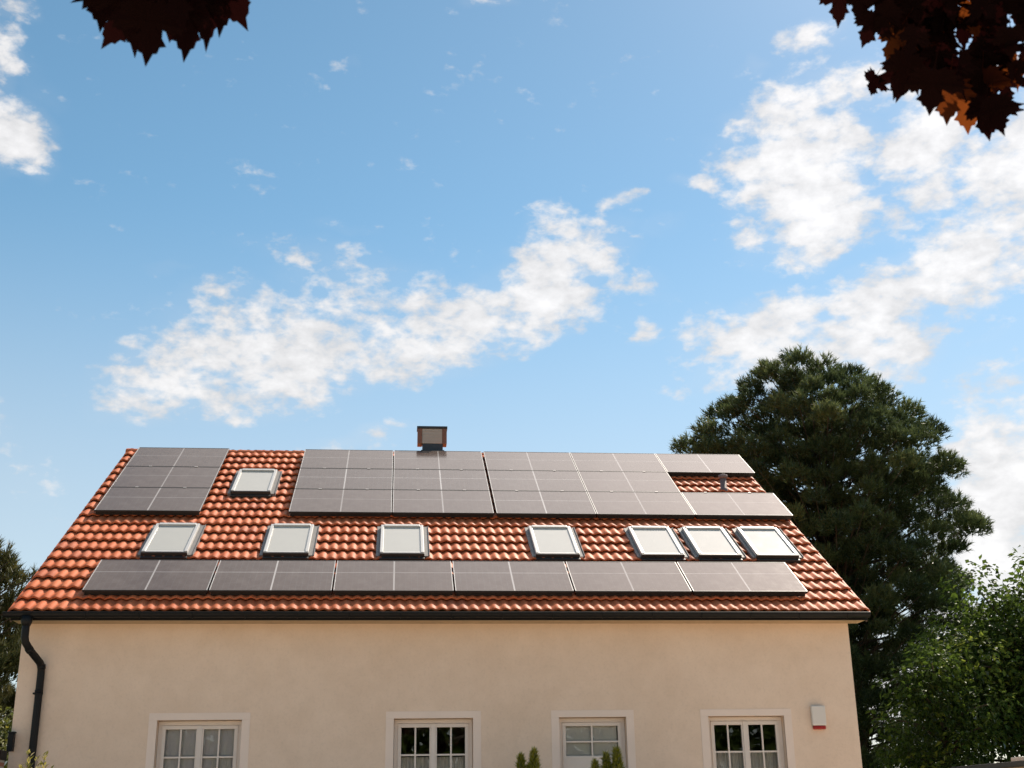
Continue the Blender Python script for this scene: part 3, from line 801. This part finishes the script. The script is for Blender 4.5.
def broadleaf(name, label, cat, ctr, rad, clumps, per, size, mat, trunk=None, clump_r=(.5, .9), bark='bark', flat=.8):
    c0 = np.array(ctr, float); rd = np.array(rad, float)
    root = empty(name, (c0[0], c0[1], 0), label, cat)
    C = []
    for i in range(clumps):
        u = rand_unit(1)[0]; q = rng.random() ** .33
        u = u * (.82 + .2 * math.sin(4 * math.atan2(u[1], u[0]) + 3 * u[2]))
        C.append(c0 + u * rd * q)
    C = np.array(C)
    if trunk:
        tb = MB(); tb.tube([(c0[0], c0[1], 0), (c0[0] + .05, c0[1], c0[2] * .4), (c0[0], c0[1] + .05, c0[2]), (c0[0], c0[1], c0[2] + rd[2] * .6)], [trunk, trunk * .8, trunk * .55, trunk * .15], 10)
        tb.build('trunk', M[bark], root)
        lb = MB()
        for c_ in C:
            f = Vector((c0[0], c0[1], max(.5, min(c_[2] - .5, c0[2] + .2)))); t = Vector(c_)
            lb.tube([f, (f + t) / 2 + Vector((0, 0, .15)), t], [trunk * .32, trunk * .2, .012], 5, cap=False)
        lb.build('branches', M[bark], root)
    P = []; Nn = []; Dd = []; RR = []
    for c_ in C:
        r_ = clump_r[0] + (clump_r[1] - clump_r[0]) * rng.random()
        n = int(per * (r_ / clump_r[1]) ** 2)
        u = rand_unit(n); p = c_ + u * r_ * (.3 + .7 * rng.random((n, 1)) ** .5) * np.array([1, 1, flat])
        P.append(p); Nn.append(unit(u * .5 + np.array([0, 0, .7]) + rng.normal(size=(n, 3)) * .45)); Dd.append(unit(u + np.array([0, 0, -.35]) + rng.normal(size=(n, 3)) * .4))
        RR.append(np.clip(.4 + .2 * rng.normal() + .2 * rng.normal(size=n), 0, 1))
    V, F, A = leaves(np.concatenate(P), np.concatenate(Nn), np.concatenate(Dd), np.concatenate(RR), size)
    np_mesh('crown', V, F, mat, root, attr=A)
    return root
broadleaf('deciduous_tree', 'leafy bright green tree behind the low garage at the right', 'tree', (20.7, 10.2, 4.4), (3.2, 2.2, 3.2), 105, 430, .145, M['broad'], .2, clump_r=(.6, .95))
broadleaf('deciduous_tree', 'smaller loose green tree close to the right wall of the house', 'tree', (17.55, 8.9, 3.3), (1.55, 1.4, 2.1), 40, 260, .125, M['broad'], .1, clump_r=(.4, .7))
broadleaf('garden_bush', 'yellow green sunlit bush below the conifer at the left edge', 'bush', (-5.0, 13.6, 2.9), (1.7, 1.0, 2.0), 60, 230, .15, M['bush'], .05, clump_r=(.4, .65))

hd = empty('unseen_hedge', (8, -28, 0), 'dark foliage added unseen behind the camera for the window panes to mirror', 'unseen_hedge')  # unseen; added behind the camera so the panes mirror something dark
n = 16000
hp = np.stack([rng.uniform(-10, 27, n), -28 + rng.uniform(-1, 1, n), 5.6 * rng.random(n) ** .8], 1)
hp[:, 2] += .35 * np.sin(hp[:, 0] * 1.3) + .25 * np.sin(hp[:, 0] * 3.1)
V, F, A = leaves(hp, unit(rng.normal(size=(n, 3)) + np.array([0, 1.0, .4])), rand_unit(n), rng.random(n) * .6, .42)
np_mesh('foliage', V, F, M['broad'], hd, attr=A)
hb = MB()
for k in range(13): hb.tube([(-9 + 3 * k, -28, 0), (-9 + 3 * k, -28, 4.2)], [.12, .03], 7)
hb.build('stems', M['bark'], hd)

def thuja(label, x, y, top, r, tips):
    root = empty('thuja_shrub', (x, y, 0), label, 'shrub', 'thuja shrubs in front of the house wall')
    tb = MB(); tb.tube([(x, y, 0), (x, y, top * .5), (x, y, top * .85)], [.05, .035, .01], 8); tb.build('stem', M['bark'], root)
    P = []; D = []; RR = []
    for (dx, dy, h, rr) in tips:
        n = int(900 * h)
        z = rng.random(n) ** .8 * h
        t = rng.random(n) * 2 * math.pi
        rad = rr * .74 * np.clip((h - z) / (h * .16), 0, 1) ** .9 * (.35 + .65 * rng.random(n) ** .4)
        P.append(np.stack([x + dx * (.35 + .65 * z / h) + rad * np.cos(t), y + dy + rad * np.sin(t), z], 1))
        D.append(unit(np.stack([np.cos(t) * .45, np.sin(t) * .45, np.ones(n)], 1)))
        RR.append(np.clip(.25 + .4 * (z / h) ** 4 + .2 * rng.normal(size=n), 0, 1))
    V, F, A = needles(np.concatenate(P), np.concatenate(D), np.concatenate(RR), 6, .085, .02, .35)
    np_mesh('foliage', V, F, M['thuja'], root, attr=A)
thuja('green thuja shrub below the bare wall between two windows', 7.34, -.8, 2.40, .2, [(.06, 0, 2.41, .14), (-.12, .03, 2.34, .10), (.0, .05, 2.2, .2)])
thuja('green thuja shrub in front of the pale panelled window', 8.46, -.8, 2.38, .2, [(.085, 0, 2.41, .13), (-.06, .03, 2.35, .12), (-.22, .02, 2.25, .10)])

# tall pale shoots near the left downpipe
sh = empty('leafy_shrub', (2.2, -6.0, 0), 'thin shrub of pale yellow green shoots in front of the downpipe', 'shrub')
P = []; D = []; N_ = []; RR = []
sb_ = MB()
for k, (dx, dy, h) in enumerate(((-.07, 0, 2.20), (.0, .06, 2.15), (.09, -.05, 2.17), (-.14, .04, 2.08), (.16, .02, 2.05), (.04, -.1, 2.0))):
    x, y = 2.2 + dx, -6.0 + dy
    sb_.tube([(2.2 + dx * .2, y, 0), (x - .02, y, h * .6), (x, y, h - .02)], [.012, .008, .003], 6)
    n = 130; z = .4 + (h - .4) * rng.random(n) ** .7
    P.append(np.stack([x + rng.normal(size=n) * .012, y + rng.normal(size=n) * .012, z], 1)); t = rng.random(n) * 2 * math.pi
    D.append(np.stack([np.cos(t) * .6, np.sin(t) * .6, np.ones(n)], 1)); N_.append(unit(np.stack([-np.cos(t), -np.sin(t), np.full(n, .7)], 1))); RR.append(rng.random(n))
sb_.build('stem', M['bark'], sh)
V, F, A = leaves(np.concatenate(P), np.concatenate(N_), unit(np.concatenate(D)), np.concatenate(RR), .055, .35)
np_mesh('foliage', V, F, M['shoot'], sh, attr=A)

# ------------------------------------------------------------------ maple overhead (trunk stands behind the photographer)
half = [(0, 0), (.07, .03), (.20, -.05), (.23, .02), (.42, .00), (.33, .10), (.47, .17), (.40, .21), (.50, .31), (.63, .40), (.50, .41), (.52, .52), (.42, .47), (.36, .545), (.27, .49), (.19, .47), (.19, .60), (.27, .69), (.17, .73), (.14, .83), (.08, .85), (0, 1.05)]
outl = np.array(half + [(-a, b) for (a, b) in half[-2:0:-1]])
cen = np.array([[0, .33]])
o2 = np.concatenate([cen, outl, np.array([(-.014, .02), (.014, .02), (.006, -.55)])]); no = len(outl)
leafF = np.array([(0, 1 + i, 1 + (i + 1) % no) for i in range(no)] + [(no + 1, no + 2, no + 3)])
mp = empty('maple_tree', (9.4, -21.2, 0), 'dark purple leaved maple reaching into the top corners of the view', 'tree')
Vs = []; Fs = []; As = []; nb = 0
mb_tw = MB()
def add_leaf(base, tip, bend, roll, tone):
    global nb
    base = np.array(base); tip = np.array(tip)
    ax = tip - base; L_ = np.linalg.norm(ax); ax /= L_
    view = base - np.array(CAM); view /= np.linalg.norm(view)
    s = np.cross(ax, np.array([.3 * math.sin(roll * 3), 1.0, .45])); s /= np.linalg.norm(s)
    nrm = np.cross(s, ax)
    c_, s_ = math.cos(roll), math.sin(roll)
    s2 = s * c_ + nrm * s_; n2 = np.cross(s2, ax)
    x = o2[:, 0] * (1 + .12 * rng.normal()); y = o2[:, 1] + rng.normal(size=len(o2)) * .008
    z = -bend * (x ** 2 * 1.4 + (y - .3) ** 2 * .6) + .05 * np.abs(x)
    p = base + (s2 * x[:, None] + ax * y[:, None] + n2 * z[:, None]) * L_ * 1.0
    Vs.append(p); Fs.append(leafF + nb); As.append(np.full(len(p), tone)); nb += len(p)
ML = np.array(MAPLE_LEAVES)
for i, r_ in enumerate(ML):
    b_, t_ = r_[:3], r_[3:]
    d_ = t_ - b_
    L_ = np.linalg.norm(d_)
    d_ = d_ / L_ * (np.clip(L_, .105, .14) if i < 11 else np.clip(L_ * .85, .07, .105))
    add_leaf(t_ - d_, t_, .35 + .4 * rng.random(), rng.normal() * .45, .05 + .5 * rng.random() ** 2 if i not in (14, 18, 19, 34) else .8 + .2 * rng.random())
def spray(c0, c1, n, rad, tone=.4, size=.10):
    c0 = np.array(c0); c1 = np.array(c1)
    for k in range(n):
        p = c0 + (c1 - c0) * rng.random() + rng.normal(size=3) * rad
        d = np.array([rng.normal() * .5, rng.normal() * .4 + .15, -.9]); d /= np.linalg.norm(d)
        add_leaf(p, p + d * size * (1 + .5 * rng.random()), .3 + .5 * rng.random(), rng.normal() * .8, min(1, tone * rng.random() ** 1.5 + (.6 if rng.random() < (.14 if size < .08 else .05) else 0)))
TWIGS = [  # branch polylines (world) with the leaf sprays that hang from them, all above the view or in its top corners
    [(9.3, -20.9, 3.2), (8.4, -18.6, 3.9), (7.5, -17.0, 3.75), (6.75, -16.1, 3.45)],
    [(8.0, -17.9, 3.85), (7.2, -17.0, 4.05), (6.2, -16.6, 3.9), (5.3, -16.5, 3.55), (4.98, -16.3, 3.3)],
    [(7.5, -17.0, 3.75), (7.3, -16.3, 3.55), (6.98, -15.9, 3.38)],
    [(9.3, -20.9, 3.2), (8.6, -20.0, 4.6), (7.4, -19.6, 5.4), (5.6, -19.4, 5.8)],
    [(9.3, -20.9, 3.2), (10.4, -19.6, 4.4), (11.4, -18.6, 5.0)],
    [(9.35, -21.1, 3.1), (9.0, -22.6, 4.6), (8.2, -24.0, 5.4)],
]
tk = MB(); tk.tube([(9.4, -21.2, 0), (9.42, -21.2, .3), (9.38, -21.15, 1.6), (9.3, -20.95, 3.2), (9.25, -20.9, 4.6), (9.3, -21.0, 6.2)], [.32, .24, .21, .18, .12, .03], 12)
tk.build('trunk', M['pbark'], mp)
br = MB()
for i, tw in enumerate(TWIGS):
    r0 = (.045, .022, .014, .07, .06, .06)[i]
    br.tube(tw, [r0 * (1 - .8 * k / (len(tw) - 1)) for k in range(len(tw))], 7)
br.build('branches', M['pbark'], mp)
spray((4.84, -16.1, 3.40), (5.02, -16.14, 3.44), 10, .04)
spray((6.52, -16.05, 3.46), (6.98, -16.1, 3.48), 20, .05)
for (qa, qb, n_, rd_) in MAPLE_FILL: spray(qa, qb, n_, rd_, .45, .07 if qa[0] > 5.6 else .09)
spray((6.6, -15.98, 3.36), (6.92, -16.05, 3.33), 9, .04, .6, .08)
spray((5.3, -16.6, 3.85), (7.0, -16.8, 4.15), 60, .14)
spray((7.4, -16.9, 3.9), (8.4, -18.4, 4.2), 90, .25)
spray((8.6, -20.0, 4.8), (5.6, -19.4, 6.0), 220, .45)
spray((10.2, -19.8, 4.6), (11.6, -18.4, 5.3), 160, .45)
spray((9.0, -22.4, 4.8), (8.0, -24.2, 5.6), 180, .5)
spray((9.0, -21.0, 5.6), (9.6, -21.0, 6.6), 200, .6)
np_mesh('crown', np.concatenate(Vs), np.concatenate(Fs), M['maple'], mp, smooth=True, attr=np.concatenate(As))

# ------------------------------------------------------------------ sky, clouds and sun
SUN_EL, SUN_AZ = 48.3, 38.3            # degrees; azimuth measured from +Y towards +X
w = bpy.data.worlds.new('World'); scene.world = w; w.use_nodes = True
nt = NT(w.node_tree)
bg = nt.n['Background']
sky = nt.new('ShaderNodeTexSky', sky_type='NISHITA')
sky.sun_disc = False; sky.sun_elevation = R(SUN_EL); sky.sun_rotation = R(SUN_AZ)
sky.altitude = 200; sky.air_density = SKY_AIR; sky.dust_density = SKY_DUST; sky.ozone_density = SKY_OZONE
d = nt.new('ShaderNodeTexCoord').outputs['Generated']
d = nt.vmath('NORMALIZE', d)
mpn = nt.new('ShaderNodeMapping'); nt.put(mpn.inputs[0], d); mpn.inputs['Scale'].default_value = (1, 1, 1.7)
q = mpn.outputs[0]
# lumpy displacement of the cloud outlines
wn = nt.noise(q, 9, 4, .55, out='Color')
wv = nt.vmath('SUBTRACT', wn, (.5, .5, .5))
sc_ = nt.new('ShaderNodeVectorMath', operation='SCALE'); nt.put(sc_.inputs[0], wv); sc_.inputs['Scale'].default_value = .085
dw = nt.vmath('ADD', d, sc_.outputs[0])
F_ = None
for (az, el, rx, ry, tilt, amp) in CLOUDS:
    a, e = R(az), R(el)
    c = Vector((math.sin(a) * math.cos(e), math.cos(a) * math.cos(e), math.sin(e)))
    ex = Vector((math.cos(a), -math.sin(a), 0)); ey = ex.cross(c)
    t = R(tilt); ux = ex * math.cos(t) + ey * math.sin(t); uy = ey * math.cos(t) - ex * math.sin(t)
    ux.normalize(); uy.normalize(); uz = ux.cross(uy)
    mt3 = Matrix((ux, uy, uz)).transposed()
    mp_ = nt.new('ShaderNodeMapping', vector_type='TEXTURE'); nt.put(mp_.inputs[0], dw)
    mp_.inputs['Location'].default_value = c; mp_.inputs['Rotation'].default_value = mt3.to_euler('XYZ')
    mp_.inputs['Scale'].default_value = (math.sin(R(rx)), math.sin(R(ry)), .9)
    r2 = nt.vmath('DOT_PRODUCT', mp_.outputs[0], mp_.outputs[0], out=1)
    gbl = nt.math('MULTIPLY_ADD', r2, -.58 * amp, amp)
    F_ = nt.math('SMOOTH_MAX', 0.0 if F_ is None else F_, gbl, .12)
fb1 = nt.noise(q, 20, 8, .56); fb2 = nt.noise(q, 64, 5, .55, dist=.15)
fbm = nt.math('MULTIPLY_ADD', fb2, .46, nt.math('MULTIPLY', fb1, .54))
dens = nt.math('ADD', F_, nt.math('MULTIPLY', nt.math('SUBTRACT', fbm, .5), 3.4))
alpha = nt.math('MULTIPLY', nt.ramp(dens, .26, 1.0), .91)
# thin veil everywhere near clouds
veil = nt.math('MULTIPLY', nt.ramp(nt.math('ADD', F_, nt.math('MULTIPLY', fb1, .5)), .3, 1.3), .16)
alpha = nt.math('MAXIMUM', alpha, veil)
sun_v = Vector((math.sin(R(SUN_AZ)) * math.cos(R(SUN_EL)), math.cos(R(SUN_AZ)) * math.cos(R(SUN_EL)), math.sin(R(SUN_EL))))
cosg = nt.math('MAXIMUM', nt.vmath('DOT_PRODUCT', d, tuple(sun_v), out=1), 0.0)
glow = nt.math('POWER', cosg, GLOW_POW)
sz = nt.new('ShaderNodeSeparateXYZ'); nt.put(sz.inputs[0], d)
high = nt.math('MULTIPLY_ADD', nt.ramp(sz.outputs[2], .60, .74), .93, .07)      # brightens the cloud sheet added above the view for the panel reflections
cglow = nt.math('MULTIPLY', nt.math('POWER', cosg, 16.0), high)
shade = nt.ramp(nt.noise(q, 24, 6, .6), .3, .7)
thick = nt.ramp(dens, .6, 1.7)
lum = nt.math('MULTIPLY_ADD', shade, .10, nt.math('MULTIPLY_ADD', thick, .12, CLOUD_LUM))
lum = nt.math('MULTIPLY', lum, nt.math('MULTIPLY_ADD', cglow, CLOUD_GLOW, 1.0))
lum10 = nt.math('MULTIPLY', lum, 1.0 / SKY_STR)
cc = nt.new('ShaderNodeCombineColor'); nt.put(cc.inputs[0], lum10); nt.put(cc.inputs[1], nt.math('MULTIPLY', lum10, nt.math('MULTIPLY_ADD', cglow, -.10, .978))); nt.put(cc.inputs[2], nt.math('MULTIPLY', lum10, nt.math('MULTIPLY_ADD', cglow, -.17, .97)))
hs = nt.new('ShaderNodeHueSaturation'); nt.l.new(sky.outputs[0], hs.inputs['Color']); hs.inputs['Hue'].default_value = SKY_HUE; hs.inputs['Saturation'].default_value = SKY_SAT; hs.inputs['Value'].default_value = SKY_VAL
# whitish aureole of the humid summer air round the sun
au = nt.math('MULTIPLY', glow, AUREOLE / SKY_STR)
auc = nt.new('ShaderNodeCombineColor')
nt.put(auc.inputs[0], au); nt.put(auc.inputs[1], nt.math('MULTIPLY', au, .97)); nt.put(auc.inputs[2], nt.math('MULTIPLY', au, .93))
elev = nt.new('ShaderNodeMapRange'); nt.put(elev.inputs[0], sz.outputs[2])
for k_, v_ in zip((1, 2, 3, 4), (.18, .60, .98, .86)): elev.inputs[k_].default_value = v_
deep = nt.vmath('SCALE', hs.outputs[0]); nt.put(deep.node.inputs['Scale'], elev.outputs[0])
skyc = nt.mix(1.0, deep, auc.outputs[0], blend='ADD')
hz = nt.math('MULTIPLY', nt.ramp(sz.outputs[2], .47, .16), .50)
skyc = nt.mix(hz, skyc, rgb((3.9, 3.85, 3.8)))
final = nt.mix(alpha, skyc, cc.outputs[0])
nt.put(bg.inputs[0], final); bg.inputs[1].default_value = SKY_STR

sd = bpy.data.lights.new('sun', 'SUN'); sd.energy = SUN_E; sd.angle = R(.53); sd.color = (1.0, .90, .76)
so = bpy.data.objects.new('sun', sd); COL.objects.link(so)
so.location = sun_v * 60
so.rotation_euler = (-sun_v).to_track_quat('-Z', 'Y').to_euler()

vs = scene.view_settings
scene.display_settings.display_device = 'sRGB'
vs.view_transform = 'Standard'; vs.look = 'None'; vs.gamma = 1.0; vs.use_curve_mapping = False
vs.exposure = EXPOSURE
scene.cycles.max_bounces = 6; scene.cycles.transparent_max_bounces = 12; scene.cycles.caustics_reflective = False
scene.cycles.sample_clamp_indirect = 8.0
